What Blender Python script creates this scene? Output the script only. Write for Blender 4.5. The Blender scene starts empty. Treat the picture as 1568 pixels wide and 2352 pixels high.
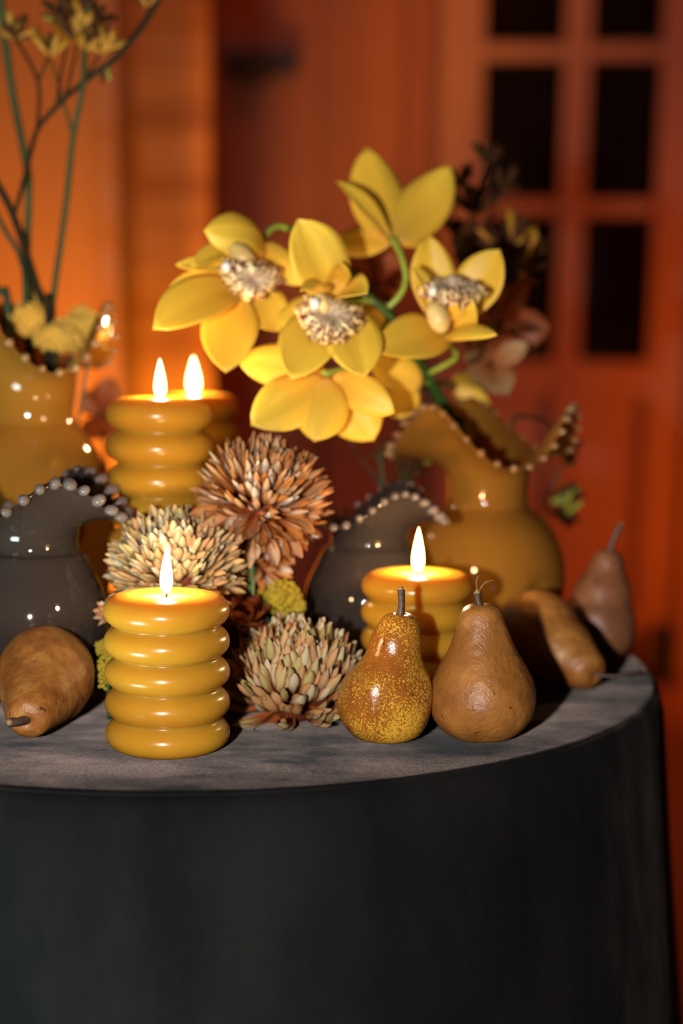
import bpy, bmesh, math, random
from mathutils import Vector, Matrix, noise
random.seed(7)
scene = bpy.context.scene
C = scene.collection
PI = math.pi
V = Vector

# ------------------------------------------------------------------ camera
TABLE_Z = 0.72
CAM = V((0.0, 0.0, TABLE_Z + 0.2567))
F, CX, CY = 3700.0, 784.0, 1500.0          # focal length and principal point in pixels of 1568 x 2352
PITCH, ROLL = math.radians(11.85), math.radians(0.63)
fwd = V((0, math.cos(PITCH), -math.sin(PITCH)))
rgt0, up0 = V((1, 0, 0)), V((0, math.sin(PITCH), math.cos(PITCH)))
rgt = rgt0 * math.cos(ROLL) + up0 * math.sin(ROLL)
up = up0 * math.cos(ROLL) - rgt0 * math.sin(ROLL)
cd = bpy.data.cameras.new('camera')
cam = bpy.data.objects.new('camera', cd); C.objects.link(cam)
cam.matrix_world = Matrix(((rgt.x, up.x, -fwd.x, CAM.x), (rgt.y, up.y, -fwd.y, CAM.y),
                           (rgt.z, up.z, -fwd.z, CAM.z), (0, 0, 0, 1)))
cd.sensor_fit = 'VERTICAL'; cd.sensor_height = 36.0; cd.sensor_width = 24.0
cd.lens = F / 2352 * 36.0
cd.shift_y = (CY - 1176) / 2352
cd.clip_start = 0.05
cd.dof.use_dof = True
cd.dof.focus_distance = 0.955
cd.dof.aperture_fstop = 2.8
scene.camera = cam

# ------------------------------------------------------------------ world, lights, exposure
scene.view_settings.view_transform = 'Standard'
scene.view_settings.look = 'None'
scene.view_settings.gamma = 1.0
scene.view_settings.use_curve_mapping = False
scene.view_settings.exposure = 0.0
scene.cycles.use_denoising = True
w = bpy.data.worlds.new('world'); scene.world = w; w.use_nodes = True
w.node_tree.nodes['Background'].inputs[0].default_value = (1.0, 0.45, 0.22, 1)
w.node_tree.nodes['Background'].inputs[1].default_value = 0.006

def light(name, kind, loc, power, col, target=None, **kw):
    ld = bpy.data.lights.new(name, kind); ld.energy = power; ld.color = col
    for k, v in kw.items(): setattr(ld, k, v)
    o = bpy.data.objects.new(name, ld); C.objects.link(o); o.location = loc
    if target is not None:
        o.rotation_euler = (V(target) - V(loc)).to_track_quat('-Z', 'Y').to_euler()
    return o
# the flash on the upright camera, a little to its left
light('camera_flash', 'SPOT', CAM + V((-0.17, 0.02, -0.02)), 46.0, (1.0, 0.94, 0.86), CAM + V((-0.0, 1.0, -0.1)),
      shadow_soft_size=0.014, spot_size=math.radians(95), spot_blend=0.6)
# orange party uplights standing on the floor by the far walls, a high wall light, and an added cool fill left of the table
light('uplight_column', 'SPOT', (-0.40, 3.42, 0.12), 115.0, (1.0, 0.36, 0.02), (-0.41, 3.85, 0.95),
      shadow_soft_size=0.06, spot_size=math.radians(70), spot_blend=0.9)
light('uplight_left', 'SPOT', (-0.80, 2.95, 0.12), 120.0, (1.0, 0.29, 0.012), (-0.75, 3.6, 0.95),
      shadow_soft_size=0.06, spot_size=math.radians(75), spot_blend=0.9)
light('uplight_door', 'SPOT', (1.45, 3.35, 0.55), 50.0, (1.0, 0.15, 0.012), (1.0, 4.5, 0.75),
      shadow_soft_size=0.08, spot_size=math.radians(120), spot_blend=0.9)
light('high_wall_light', 'AREA', (0.12, 2.9, 2.7), 6.0, (1.0, 0.15, 0.055), (0.10, 4.5, 1.4), size=0.5)  # hangs near the ceiling, aimed down at the far wall
light('skirt_fill', 'AREA', (-0.72, 0.42, 0.32), 6.0, (0.74, 1.0, 0.90), (-0.25, 0.9, 0.36), size=0.3, spread=math.radians(110))  # unseen source, put in to brighten the left of the skirt

# ------------------------------------------------------------------ helpers
def ray(u, v):
    x = (u - CX) / F; y = -(v - CY) / F
    return fwd + rgt * x + up * y
def P(u, v, t):                     # a point at depth t (metres along the optical axis)
    return CAM + ray(u, v) * t
def G(u, t, z=TABLE_Z):             # the point of height z at depth t in column u
    lo, hi = -4000.0, 8000.0
    for _ in range(60):
        m = (lo + hi) / 2
        if P(u, m, t).z > z: lo = m
        else: hi = m
    return P(u, lo, t)
def S(px, t): return px * t / F     # pixels -> metres at depth t

def tag(o, label, cat, group=None, kind=None):
    o['label'] = label; o['category'] = cat
    if group: o['group'] = group
    if kind: o['kind'] = kind
    return o
def empty(name, loc, label=None, cat=None, group=None):
    o = bpy.data.objects.new(name, None); C.objects.link(o); o.location = loc
    o.empty_display_size = 0.02
    if label: tag(o, label, cat, group)
    return o
def link(name, mesh, mat=None, parent=None, smooth=True):
    """a mesh whose coordinates are in the parent's local space"""
    o = bpy.data.objects.new(name, mesh); C.objects.link(o)
    if mat and not mesh.materials: mesh.materials.append(mat)
    if smooth:
        for p in mesh.polygons: p.use_smooth = True
    if parent: o.parent = parent
    return o
def mesh(name, verts, faces):
    m = bpy.data.meshes.new(name); m.from_pydata([tuple(v) for v in verts], [], faces); m.update(); return m
def loc(parent, pts):               # world -> local of an unrotated empty
    return [V(p) - parent.location for p in pts]

class MB:
    def __init__(s): s.v = []; s.f = []
    def grid(s, fn, nu, nv, closed_u=False):
        b = len(s.v)
        for i in range(nu):
            for j in range(nv): s.v.append(fn(i, j))
        for i in range(nu if closed_u else nu - 1):
            for j in range(nv - 1):
                a, c = i, (i + 1) % nu
                s.f.append((b + a * nv + j, b + c * nv + j, b + c * nv + j + 1, b + a * nv + j + 1))
    def box(s, a, b):
        x0, y0, z0 = a; x1, y1, z1 = b; k = len(s.v)
        s.v += [V(q) for q in ((x0,y0,z0),(x1,y0,z0),(x1,y1,z0),(x0,y1,z0),(x0,y0,z1),(x1,y0,z1),(x1,y1,z1),(x0,y1,z1))]
        s.f += [tuple(k + i for i in q) for q in ((0,3,2,1),(4,5,6,7),(0,1,5,4),(1,2,6,5),(2,3,7,6),(3,0,4,7))]
    def tube(s, pts, rad, seg=8, smooth=4, cap=True):
        pts = [V(p) for p in pts]
        if not isinstance(rad, (list, tuple)): rad = [rad] * len(pts)
        if smooth > 1 and len(pts) > 2:
            q, r2 = [], []
            for i in range(len(pts) - 1):
                p0 = pts[max(i-1, 0)]; p1 = pts[i]; p2 = pts[i+1]; p3 = pts[min(i+2, len(pts)-1)]
                for k in range(smooth):
                    t = k / smooth
                    q.append(0.5 * ((2*p1) + (p2-p0)*t + (2*p0-5*p1+4*p2-p3)*t*t + (3*p1-p0-3*p2+p3)*t**3))
                    r2.append(rad[i] * (1-t) + rad[i+1] * t)
            q.append(pts[-1]); r2.append(rad[-1]); pts, rad = q, r2
        b = len(s.v); n = len(pts); ref = None
        for i, p in enumerate(pts):
            d = (pts[min(i+1, n-1)] - pts[max(i-1, 0)]).normalized()
            if ref is None: ref = d.orthogonal().normalized()
            ref = (ref - d * ref.dot(d)); ref = ref.normalized() if ref.length > 1e-6 else d.orthogonal().normalized()
            bi = d.cross(ref)
            for k in range(seg):
                a = 2*PI*k/seg
                s.v.append(p + (ref * math.cos(a) + bi * math.sin(a)) * rad[i])
        for i in range(n-1):
            for k in range(seg):
                k2 = (k+1) % seg
                s.f.append((b+i*seg+k, b+i*seg+k2, b+(i+1)*seg+k2, b+(i+1)*seg+k))
        if cap:
            s.f.append(tuple(b+k for k in reversed(range(seg)))); s.f.append(tuple(b+(n-1)*seg+k for k in range(seg)))
    def lathe(s, prof, seg=48, fn=None):
        b = len(s.v); n = len(prof)
        for i, (r, z) in enumerate(prof):
            for k in range(seg):
                a = 2*PI*k/seg; p = V((r*math.cos(a), r*math.sin(a), z))
                s.v.append(fn(p, a, i) if fn else p)
        for i in range(n-1):
            for k in range(seg):
                k2 = (k+1) % seg
                s.f.append((b+i*seg+k, b+i*seg+k2, b+(i+1)*seg+k2, b+(i+1)*seg+k))
        if prof[0][0] > 1e-5: s.f.append(tuple(b+k for k in reversed(range(seg))))
        if prof[-1][0] > 1e-5: s.f.append(tuple(b+(n-1)*seg+k for k in range(seg)))
    def blob(s, c, r, sub=1, sq=(1, 1, 1)):
        bm = bmesh.new(); bmesh.ops.create_icosphere(bm, subdivisions=sub, radius=1)
        bm.verts.ensure_lookup_table(); b = len(s.v)
        s.v += [V(c) + V((v.co.x*sq[0], v.co.y*sq[1], v.co.z*sq[2])) * r for v in bm.verts]
        s.f += [tuple(b + v.index for v in f.verts) for f in bm.faces]; bm.free()
    def mesh(s, name): return mesh(name, s.v, s.f)
    def build(s, name, mat, parent=None, smooth=True): return link(name, s.mesh(name), mat, parent, smooth)

def catmull(pts, n):
    out = []
    for i in range(len(pts)-1):
        p0 = pts[max(i-1, 0)]; p1 = pts[i]; p2 = pts[i+1]; p3 = pts[min(i+2, len(pts)-1)]
        for k in range(n):
            t = k/n
            out.append(tuple(0.5*((2*b)+(c-a)*t+(2*a-5*b+4*c-d)*t*t+(3*b-a-3*c+d)*t**3) for a, b, c, d in zip(p0, p1, p2, p3)))
    out.append(tuple(pts[-1])); return out

# ------------------------------------------------------------------ materials
def new_mat(name):
    m = bpy.data.materials.new(name); m.use_nodes = True
    nt = m.node_tree; return m, nt, nt.nodes['Principled BSDF']
def setp(b, **kw):
    for k, v in kw.items():
        k = k.replace('_', ' ')
        b.inputs[k].default_value = (*v, 1) if isinstance(v, tuple) and len(v) == 3 and b.inputs[k].type == 'RGBA' else v
def N(nt, typ, **kw):
    n = nt.nodes.new(typ)
    for k, v in kw.items():
        if k in n.inputs: n.inputs[k].default_value = v
        else: setattr(n, k, v)
    return n
def ramp(nt, fac, stops):
    r = nt.nodes.new('ShaderNodeValToRGB')
    while len(r.color_ramp.elements) < len(stops): r.color_ramp.elements.new(0.5)
    for e, (p, c) in zip(r.color_ramp.elements, stops): e.position = p; e.color = (*c, 1)
    nt.links.new(fac, r.inputs[0]); return r.outputs[0]
def noise_tex(nt, scale, detail=4, rough=0.55, coord='Object', stretch=None):
    tc = nt.nodes.new('ShaderNodeTexCoord'); n = N(nt, 'ShaderNodeTexNoise', Scale=scale, Detail=detail, Roughness=rough)
    src = tc.outputs[coord]
    if stretch:
        mp = nt.nodes.new('ShaderNodeMapping'); mp.inputs['Scale'].default_value = stretch
        nt.links.new(src, mp.inputs[0]); src = mp.outputs[0]
    nt.links.new(src, n.inputs['Vector']); return n.outputs['Fac']
def bump(nt, b, h, strength=0.3, dist=0.001):
    n = N(nt, 'ShaderNodeBump', Strength=strength, Distance=dist)
    nt.links.new(h, n.inputs['Height']); nt.links.new(n.outputs[0], b.inputs['Normal'])
def simple(name, col, rough=0.6, var=None, scale=20, bmp=0, **kw):
    m, nt, b = new_mat(name); setp(b, Base_Color=col, Roughness=rough, **kw)
    if var:
        f = noise_tex(nt, scale); nt.links.new(ramp(nt, f, [(0.3, col), (0.7, var)]), b.inputs['Base Color'])
        if bmp: bump(nt, b, f, bmp, 0.002)
    return m

M = {}
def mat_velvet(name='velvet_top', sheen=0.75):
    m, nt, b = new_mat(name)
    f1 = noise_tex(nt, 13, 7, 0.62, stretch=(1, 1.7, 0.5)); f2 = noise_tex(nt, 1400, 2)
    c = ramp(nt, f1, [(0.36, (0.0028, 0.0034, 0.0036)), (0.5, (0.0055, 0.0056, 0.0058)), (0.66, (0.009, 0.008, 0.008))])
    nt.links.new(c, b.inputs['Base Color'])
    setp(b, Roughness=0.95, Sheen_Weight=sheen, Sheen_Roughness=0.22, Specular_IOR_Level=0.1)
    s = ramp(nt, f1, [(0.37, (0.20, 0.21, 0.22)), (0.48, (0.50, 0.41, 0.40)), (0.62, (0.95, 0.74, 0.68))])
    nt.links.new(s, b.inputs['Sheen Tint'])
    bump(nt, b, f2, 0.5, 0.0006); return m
M['velvet'] = mat_velvet(); M['velvet_skirt'] = mat_velvet('velvet_skirt', 0.22)   # same velvet, nap hanging down; sheen cut so the side reads darker
def mat_wax():
    m, nt, b = new_mat('amber_wax')
    f = noise_tex(nt, 45, 3)
    nt.links.new(ramp(nt, f, [(0.3, (0.46, 0.228, 0.018)), (0.7, (0.51, 0.258, 0.022))]), b.inputs['Base Color'])
    setp(b, Roughness=0.25, Subsurface_Weight=0.85, Subsurface_Radius=(0.030, 0.014, 0.003), Subsurface_Scale=1.0, Specular_IOR_Level=0.4)
    bump(nt, b, noise_tex(nt, 130, 3), 0.06, 0.001); return m
M['wax'] = mat_wax()
M['pool'] = simple('melted_wax', (0.85, 0.5, 0.12), 0.06, Subsurface_Weight=0.5, Subsurface_Radius=(0.01, 0.006, 0.002), Subsurface_Scale=1.0)
M['wick'] = simple('charred_wick', (0.02, 0.012, 0.008), 0.9)
def mat_flame():
    m, nt, b = new_mat('flame'); nt.nodes.remove(b)
    e = N(nt, 'ShaderNodeEmission'); t = N(nt, 'ShaderNodeBsdfTransparent'); a = N(nt, 'ShaderNodeAddShader')
    lw = N(nt, 'ShaderNodeLayerWeight', Blend=0.45)
    nt.links.new(ramp(nt, lw.outputs['Facing'], [(0.0, (1, 0.80, 0.42)), (0.75, (1, 0.62, 0.16)), (1.0, (1, 0.42, 0.05))]), e.inputs[0])
    e.inputs[1].default_value = 6.0
    nt.links.new(e.outputs[0], a.inputs[0]); nt.links.new(t.outputs[0], a.inputs[1])
    nt.links.new(a.outputs[0], nt.nodes['Material Output'].inputs[0]); return m
M['flame'] = mat_flame()
def mat_glass(name, col, col2, trans):
    m, nt, b = new_mat(name)
    f = noise_tex(nt, 14, 2)
    nt.links.new(ramp(nt, f, [(0.3, col), (0.7, col2)]), b.inputs['Base Color'])
    setp(b, Roughness=0.06, Transmission_Weight=trans, IOR=1.45, Specular_IOR_Level=0.5); return m
M['amber_glass'] = mat_glass('amber_glass', (0.42, 0.180, 0.024), (0.46, 0.20, 0.028), 0.42)
M['smoke_glass'] = mat_glass('smoke_glass', (0.062, 0.047, 0.042), (0.078, 0.058, 0.05), 0.5)
M['amber_bead'] = mat_glass('amber_bead', (0.75, 0.48, 0.24), (0.8, 0.55, 0.3), 0.75)
M['smoke_bead'] = mat_glass('smoke_bead', (0.45, 0.38, 0.36), (0.5, 0.42, 0.40), 0.75)

def mat_pear(name, c0, c1, c2, rough, speck=None, bmp=0.45):
    m, nt, b = new_mat(name)
    f = noise_tex(nt, 42, 8, 0.65)
    col = ramp(nt, f, [(0.3, c0), (0.5, c1), (0.72, c2)])
    if speck:
        big = noise_tex(nt, 24, 4); sm = noise_tex(nt, 760, 4, 0.6)
        ad = N(nt, 'ShaderNodeMath', operation='MULTIPLY_ADD'); nt.links.new(big, ad.inputs[0]); ad.inputs[1].default_value = 0.6; s2 = N(nt, 'ShaderNodeMath', operation='ADD'); nt.links.new(sm, s2.inputs[0]); s2.inputs[1].default_value = 0.2; nt.links.new(s2.outputs[0], ad.inputs[2])
        ml = N(nt, 'ShaderNodeMath', operation='MULTIPLY'); ml.inputs[1].default_value = 0.5
        nt.links.new(ad.outputs[0], ml.inputs[0])
        msk = ramp(nt, ml.outputs[0], [(0.503, (0, 0, 0)), (0.523, (1, 1, 1))])
        mx = N(nt, 'ShaderNodeMix', data_type='RGBA')
        nt.links.new(msk, mx.inputs[0]); nt.links.new(col, mx.inputs[6]); mx.inputs[7].default_value = (*speck, 1); col = mx.outputs[2]
    # dark pores
    d = noise_tex(nt, 210, 3, 0.5); dm = ramp(nt, d, [(0.24, (0.25, 0.2, 0.18)), (0.33, (1, 1, 1))])
    mx2 = N(nt, 'ShaderNodeMix', data_type='RGBA', blend_type='MULTIPLY'); mx2.inputs[0].default_value = 1
    nt.links.new(col, mx2.inputs[6]); nt.links.new(dm, mx2.inputs[7])
    nt.links.new(mx2.outputs[2], b.inputs['Base Color'])
    setp(b, Roughness=rough, Subsurface_Weight=0.08, Subsurface_Radius=(0.006, 0.003, 0.001), Subsurface_Scale=1.0)
    bump(nt, b, noise_tex(nt, 150, 5, 0.62), bmp, 0.0022); return m
M['pear_brown'] = mat_pear('pear_brown', (0.19, 0.066, 0.014), (0.30, 0.115, 0.024), (0.42, 0.18, 0.04), 0.38, None, 0.6)
M['pear_gold'] = mat_pear('pear_gold', (0.22, 0.06, 0.010), (0.32, 0.10, 0.016), (0.42, 0.16, 0.02), 0.2, (0.62, 0.35, 0.035), 0.3)
M['pear_dull'] = mat_pear('pear_dull', (0.16, 0.050, 0.012), (0.31, 0.115, 0.024), (0.52, 0.26, 0.06), 0.42, None, 0.45)
M['pear_pink'] = mat_pear('pear_pink', (0.16, 0.06, 0.028), (0.22, 0.085, 0.04), (0.29, 0.125, 0.055), 0.38)
M['stem_brown'] = simple('pear_stem', (0.035, 0.017, 0.012), 0.5, (0.10, 0.055, 0.04), 300)
M['stem_tip'] = simple('pear_stem_tip', (0.3, 0.18, 0.07), 0.7)

def mat_petal(name, base, tips, mid=0.42):
    """colour runs from the petal's base to its tip (UV y), each petal picks its own tip shade"""
    m, nt, b = new_mat(name)
    uv = N(nt, 'ShaderNodeUVMap'); sp = N(nt, 'ShaderNodeSeparateXYZ'); nt.links.new(uv.outputs[0], sp.inputs[0])
    oi = N(nt, 'ShaderNodeObjectInfo')
    n = len(tips); tip = ramp(nt, oi.outputs['Random'], [((i + 0.0) / n, c) for i, c in enumerate(tips)])
    # fine lengthwise stripes, different on each petal, and brown edges
    mp = N(nt, 'ShaderNodeMapping'); mp.inputs['Scale'].default_value = (9.0, 0.7, 1.0); nt.links.new(uv.outputs[0], mp.inputs[0])
    cb = N(nt, 'ShaderNodeCombineXYZ'); ml = N(nt, 'ShaderNodeMath', operation='MULTIPLY'); ml.inputs[1].default_value = 70.0
    nt.links.new(oi.outputs['Random'], ml.inputs[0]); nt.links.new(ml.outputs[0], cb.inputs[0]); nt.links.new(ml.outputs[0], cb.inputs[1])
    nt.links.new(cb.outputs[0], mp.inputs['Location'])
    nz = N(nt, 'ShaderNodeTexNoise', Scale=1.0, Detail=3.0, Roughness=0.6); nt.links.new(mp.outputs[0], nz.inputs['Vector']); st = nz.outputs['Fac']
    e1 = N(nt, 'ShaderNodeMath', operation='SUBTRACT'); nt.links.new(sp.outputs[0], e1.inputs[0]); e1.inputs[1].default_value = 0.5
    e2 = N(nt, 'ShaderNodeMath', operation='ABSOLUTE'); nt.links.new(e1.outputs[0], e2.inputs[0])
    e3 = N(nt, 'ShaderNodeMath', operation='MULTIPLY_ADD'); nt.links.new(st, e3.inputs[0]); e3.inputs[1].default_value = -0.55; nt.links.new(e2.outputs[0], e3.inputs[2])
    em = ramp(nt, e3.outputs[0], [(0.02, (0, 0, 0)), (0.20, (1, 1, 1))])
    ad = N(nt, 'ShaderNodeMath', operation='MULTIPLY_ADD'); nt.links.new(st, ad.inputs[0]); ad.inputs[1].default_value = 0.55
    nt.links.new(sp.outputs[1], ad.inputs[2])
    g = ramp(nt, ad.outputs[0], [(mid, (0, 0, 0)), (mid + 0.5, (1, 1, 1))])
    mx = N(nt, 'ShaderNodeMix', data_type='RGBA'); nt.links.new(g, mx.inputs[0])
    mx.inputs[6].default_value = (*base, 1); nt.links.new(tip, mx.inputs[7])
    me = N(nt, 'ShaderNodeMix', data_type='RGBA'); es = N(nt, 'ShaderNodeMath', operation='MULTIPLY'); es.inputs[1].default_value = 0.75
    nt.links.new(em, es.inputs[0]); nt.links.new(es.outputs[0], me.inputs[0]); nt.links.new(mx.outputs[2], me.inputs[6]); me.inputs[7].default_value = (*base, 1)
    nt.links.new(me.outputs[2], b.inputs['Base Color']); setp(b, Roughness=0.5, Specular_IOR_Level=0.35)
    bump(nt, b, st, 0.5, 0.0006); return m
M['mum_cream'] = mat_petal('mum_cream', (0.30, 0.11, 0.03), [(0.58, 0.48, 0.30), (0.55, 0.33, 0.16), (0.50, 0.50, 0.30), (0.62, 0.38, 0.2), (0.44, 0.40, 0.17), (0.7, 0.64, 0.48)], 0.30)
M['mum_rust'] = mat_petal('mum_rust', (0.36, 0.085, 0.012), [(0.50, 0.20, 0.05), (0.62, 0.45, 0.28), (0.42, 0.15, 0.035), (0.55, 0.33, 0.15), (0.75, 0.68, 0.58), (0.45, 0.19, 0.05)], 0.5)
M['mum_tan'] = mat_petal('mum_tan', (0.27, 0.065, 0.014), [(0.55, 0.33, 0.15), (0.50, 0.24, 0.09), (0.54, 0.42, 0.20), (0.60, 0.28, 0.10), (0.64, 0.54, 0.36), (0.44, 0.36, 0.14)], 0.72)
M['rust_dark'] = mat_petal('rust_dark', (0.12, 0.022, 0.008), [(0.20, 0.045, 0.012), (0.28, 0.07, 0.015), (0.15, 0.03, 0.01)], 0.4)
M['green_stem'] = simple('green_stem', (0.028, 0.085, 0.014), 0.4, (0.05, 0.12, 0.022), 60)
M['olive_stem'] = simple('olive_stem', (0.040, 0.062, 0.016), 0.45, (0.075, 0.10, 0.04), 25)
M['lime_stem'] = simple('lime_stem', (0.30, 0.42, 0.05), 0.35, (0.4, 0.5, 0.08), 60)
M['dark_stem'] = simple('dark_green_stem', (0.016, 0.04, 0.016), 0.5, (0.03, 0.07, 0.025), 80)
M['sprig_stem'] = simple('sprig_stem', (0.026, 0.013, 0.008), 0.7, (0.016, 0.022, 0.007), 30, Specular_IOR_Level=0.2)
M['bud_ochre'] = simple('bud_ochre', (0.50, 0.26, 0.015), 0.6, (0.34, 0.14, 0.012), 120)
M['bud_green'] = simple('bud_green', (0.40, 0.36, 0.02), 0.6, (0.18, 0.2, 0.03), 120)
M['bud_dark'] = simple('bud_dark', (0.045, 0.017, 0.006), 0.75, (0.08, 0.03, 0.008), 120, Specular_IOR_Level=0.15)
M['yarrow'] = simple('yarrow', (0.86, 0.52, 0.07), 0.85, (0.92, 0.62, 0.12), 200)
M['yarrow_bright'] = simple('yarrow_bright', (0.46, 0.36, 0.02), 0.8, (0.3, 0.2, 0.015), 150)

def mat_orchid(name, c_base, c_mid, c_tip, vein, sss=0.12):
    m, nt, b = new_mat(name)
    uv = N(nt, 'ShaderNodeUVMap'); sp = N(nt, 'ShaderNodeSeparateXYZ'); nt.links.new(uv.outputs[0], sp.inputs[0])
    f = noise_tex(nt, 40, 3)
    ad = N(nt, 'ShaderNodeMath', operation='MULTIPLY_ADD'); nt.links.new(f, ad.inputs[0]); ad.inputs[1].default_value = 0.3
    nt.links.new(sp.outputs[1], ad.inputs[2])
    col = ramp(nt, ad.outputs[0], [(0.1, c_base), (0.45, c_mid), (1.0, c_tip)])
    wv = N(nt, 'ShaderNodeTexWave', Scale=2.2, Distortion=1.2, Detail=2)
    mp = N(nt, 'ShaderNodeMapping'); mp.inputs['Scale'].default_value = (2.2, 0.15, 1)
    nt.links.new(uv.outputs[0], mp.inputs[0]); nt.links.new(mp.outputs[0], wv.inputs['Vector'])
    mx = N(nt, 'ShaderNodeMix', data_type='RGBA', blend_type='MULTIPLY'); mx.inputs[0].default_value = vein
    nt.links.new(col, mx.inputs[6]); nt.links.new(ramp(nt, wv.outputs['Fac'], [(0.0, (0.7, 0.5, 0.3)), (0.5, (1, 1, 1))]), mx.inputs[7])
    nt.links.new(mx.outputs[2], b.inputs['Base Color'])
    setp(b, Roughness=0.42, Subsurface_Weight=sss, Subsurface_Radius=(0.004, 0.003, 0.001), Subsurface_Scale=1.0, Specular_IOR_Level=0.35)
    bump(nt, b, wv.outputs['Fac'], 0.12, 0.0008); return m
M['orchid_yellow'] = mat_orchid('orchid_yellow', (0.74, 0.42, 0.07), (0.86, 0.51, 0.05), (0.88, 0.56, 0.055), 0.42)
M['orchid_rust'] = mat_orchid('orchid_rust', (0.22, 0.04, 0.012), (0.28, 0.06, 0.018), (0.32, 0.085, 0.025), 0.3)
M['orchid_pale'] = mat_orchid('orchid_pale', (0.26, 0.08, 0.025), (0.32, 0.13, 0.045), (0.42, 0.26, 0.12), 0.3)
def mat_lip():
    m, nt, b = new_mat('orchid_lip')
    uv = N(nt, 'ShaderNodeUVMap'); sp = N(nt, 'ShaderNodeSeparateXYZ'); nt.links.new(uv.outputs[0], sp.inputs[0])
    # UV x = angle around the lip, UV y = 0 at the throat .. 1 at the ruffled edge
    wv = N(nt, 'ShaderNodeTexWave', Scale=2.4, Distortion=5.0, Detail=2, bands_direction='X'); wv.inputs['Detail Scale'].default_value = 3.0
    nt.links.new(uv.outputs[0], wv.inputs['Vector'])
    vo = N(nt, 'ShaderNodeTexVoronoi', Scale=400.0); tc = N(nt, 'ShaderNodeTexCoord'); nt.links.new(tc.outputs['Object'], vo.inputs['Vector'])
    st = ramp(nt, wv.outputs['Fac'], [(0.42, (1, 1, 1)), (0.55, (0, 0, 0))])
    dots = ramp(nt, vo.outputs['Distance'], [(0.46, (1, 1, 1)), (0.56, (0, 0, 0))])
    edge = ramp(nt, sp.outputs[1], [(0.45, (0, 0, 0)), (0.62, (1, 1, 1))])
    mk = N(nt, 'ShaderNodeMix', data_type='RGBA'); nt.links.new(edge, mk.inputs[0]); nt.links.new(st, mk.inputs[6]); nt.links.new(dots, mk.inputs[7])
    basec = ramp(nt, sp.outputs[1], [(0.0, (0.86, 0.70, 0.50)), (0.55, (0.86, 0.70, 0.38)), (1.0, (0.80, 0.50, 0.16))])
    mx = N(nt, 'ShaderNodeMix', data_type='RGBA'); nt.links.new(mk.outputs[2], mx.inputs[0]); nt.links.new(basec, mx.inputs[6])
    mx.inputs[7].default_value = (0.15, 0.012, 0.018, 1)
    nt.links.new(mx.outputs[2], b.inputs['Base Color']); setp(b, Roughness=0.4); return m
M['lip'] = mat_lip()
M['column'] = simple('orchid_column', (0.72, 0.46, 0.12), 0.4, (0.80, 0.58, 0.25), 60)
M['cap'] = simple('anther_cap', (0.88, 0.80, 0.72), 0.35)

M['wall'] = simple('painted_wall', (0.35, 0.185, 0.08), 0.75, (0.31, 0.16, 0.07), 3)
M['panel'] = simple('panel_paint', (0.26, 0.10, 0.062), 0.7, (0.22, 0.085, 0.052), 2)
M['door_paint'] = simple('door_paint', (0.36, 0.20, 0.135), 0.6, (0.32, 0.175, 0.12), 4)
M['column_wood'] = None
def mat_colwood():
    m, nt, b = new_mat('rough_plaster_column')
    f = noise_tex(nt, 2.2, 5, 0.6, 'Object', (0.5, 0.5, 5.0))
    nt.links.new(ramp(nt, f, [(0.33, (0.20, 0.07, 0.035)), (0.55, (0.36, 0.18, 0.09)), (0.75, (0.46, 0.26, 0.13))]), b.inputs['Base Color'])
    setp(b, Roughness=0.8); return m
M['column_wood'] = mat_colwood()
M['floor'] = simple('wood_floor', (0.42, 0.2, 0.09), 0.4, (0.34, 0.15, 0.06), 5)
M['pane'] = simple('dark_pane', (0.006, 0.004, 0.004), 0.12)
M['black'] = simple('black_plastic', (0.008, 0.008, 0.009), 0.5)
M['ceiling'] = simple('ceiling_paint', (0.3, 0.2, 0.16), 0.8)

def struct(o): o['kind'] = 'structure'; return o

# ------------------------------------------------------------------ the room
def plane_box(name, a, b, mat, parent=None):
    q = MB(); q.box(a, b); o = q.build(name, mat, parent, smooth=False)
    if not parent: struct(o)
    return o
plane_box('floor', (-3.2, -1.6, -0.05), (3.2, 5.0, 0.0), M['floor'])
plane_box('ceiling', (-3.2, -1.6, 2.9), (3.2, 5.0, 2.95), M['ceiling'])
plane_box('wall_right', (3.2, -1.6, 0), (3.3, 5.0, 2.9), M['wall'])
plane_box('wall_front', (-3.2, -1.7, 0), (3.2, -1.6, 2.9), M['wall'])
plane_box('wall_far_left', (-3.3, -1.6, 0), (-3.2, 5.0, 2.9), M['wall'])
YB = 4.55                                              # the far wall
def xat(u, Y, v=700):
    d = ray(u, v); t = (Y - CAM.y) / d.y
    return CAM.x + d.x * t
def zat(v, Y, u=784):
    d = ray(u, v); t = (Y - CAM.y) / d.y
    return CAM.z + d.z * t
x_door0 = xat(1060, YB); 
wb = plane_box('wall_back', (-3.2, YB, 0), (3.2, YB + 0.1, 2.9), M['panel'])
# flat vertical panel boards on the far wall
xs = [xat(u, YB) for u in (486, 742, 926, 985, 1060)]
for a, b in zip(xs[:-1], xs[1:]):
    plane_box('wall_panel', (a + 0.012, YB - 0.02, 0.12), (b - 0.012, YB + 0.001, 2.8), M['panel'], wb)
# nearer wall on the left with a lit edge trim, and the column beside it
YL = 3.6
wl = plane_box('wall_left', (-3.2, YL, 0), (xat(246, YL), YL + 0.12, 2.9), M['wall'])
t1 = plane_box('trim_1', (xat(246, YL), YL - 0.03, 0), (xat(277, YL), YL + 0.14, 2.9), M['door_paint'])
YC = 3.85
wc = plane_box('wall_column', (xat(292, YC), YC, 0), (xat(484, YC), YC + 0.2, 2.9), M['column_wood'])
plane_box('wall_return', (-3.2, YL + 0.121, 0), (xat(280, YL), YB, 2.9), M['wall'])

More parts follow.
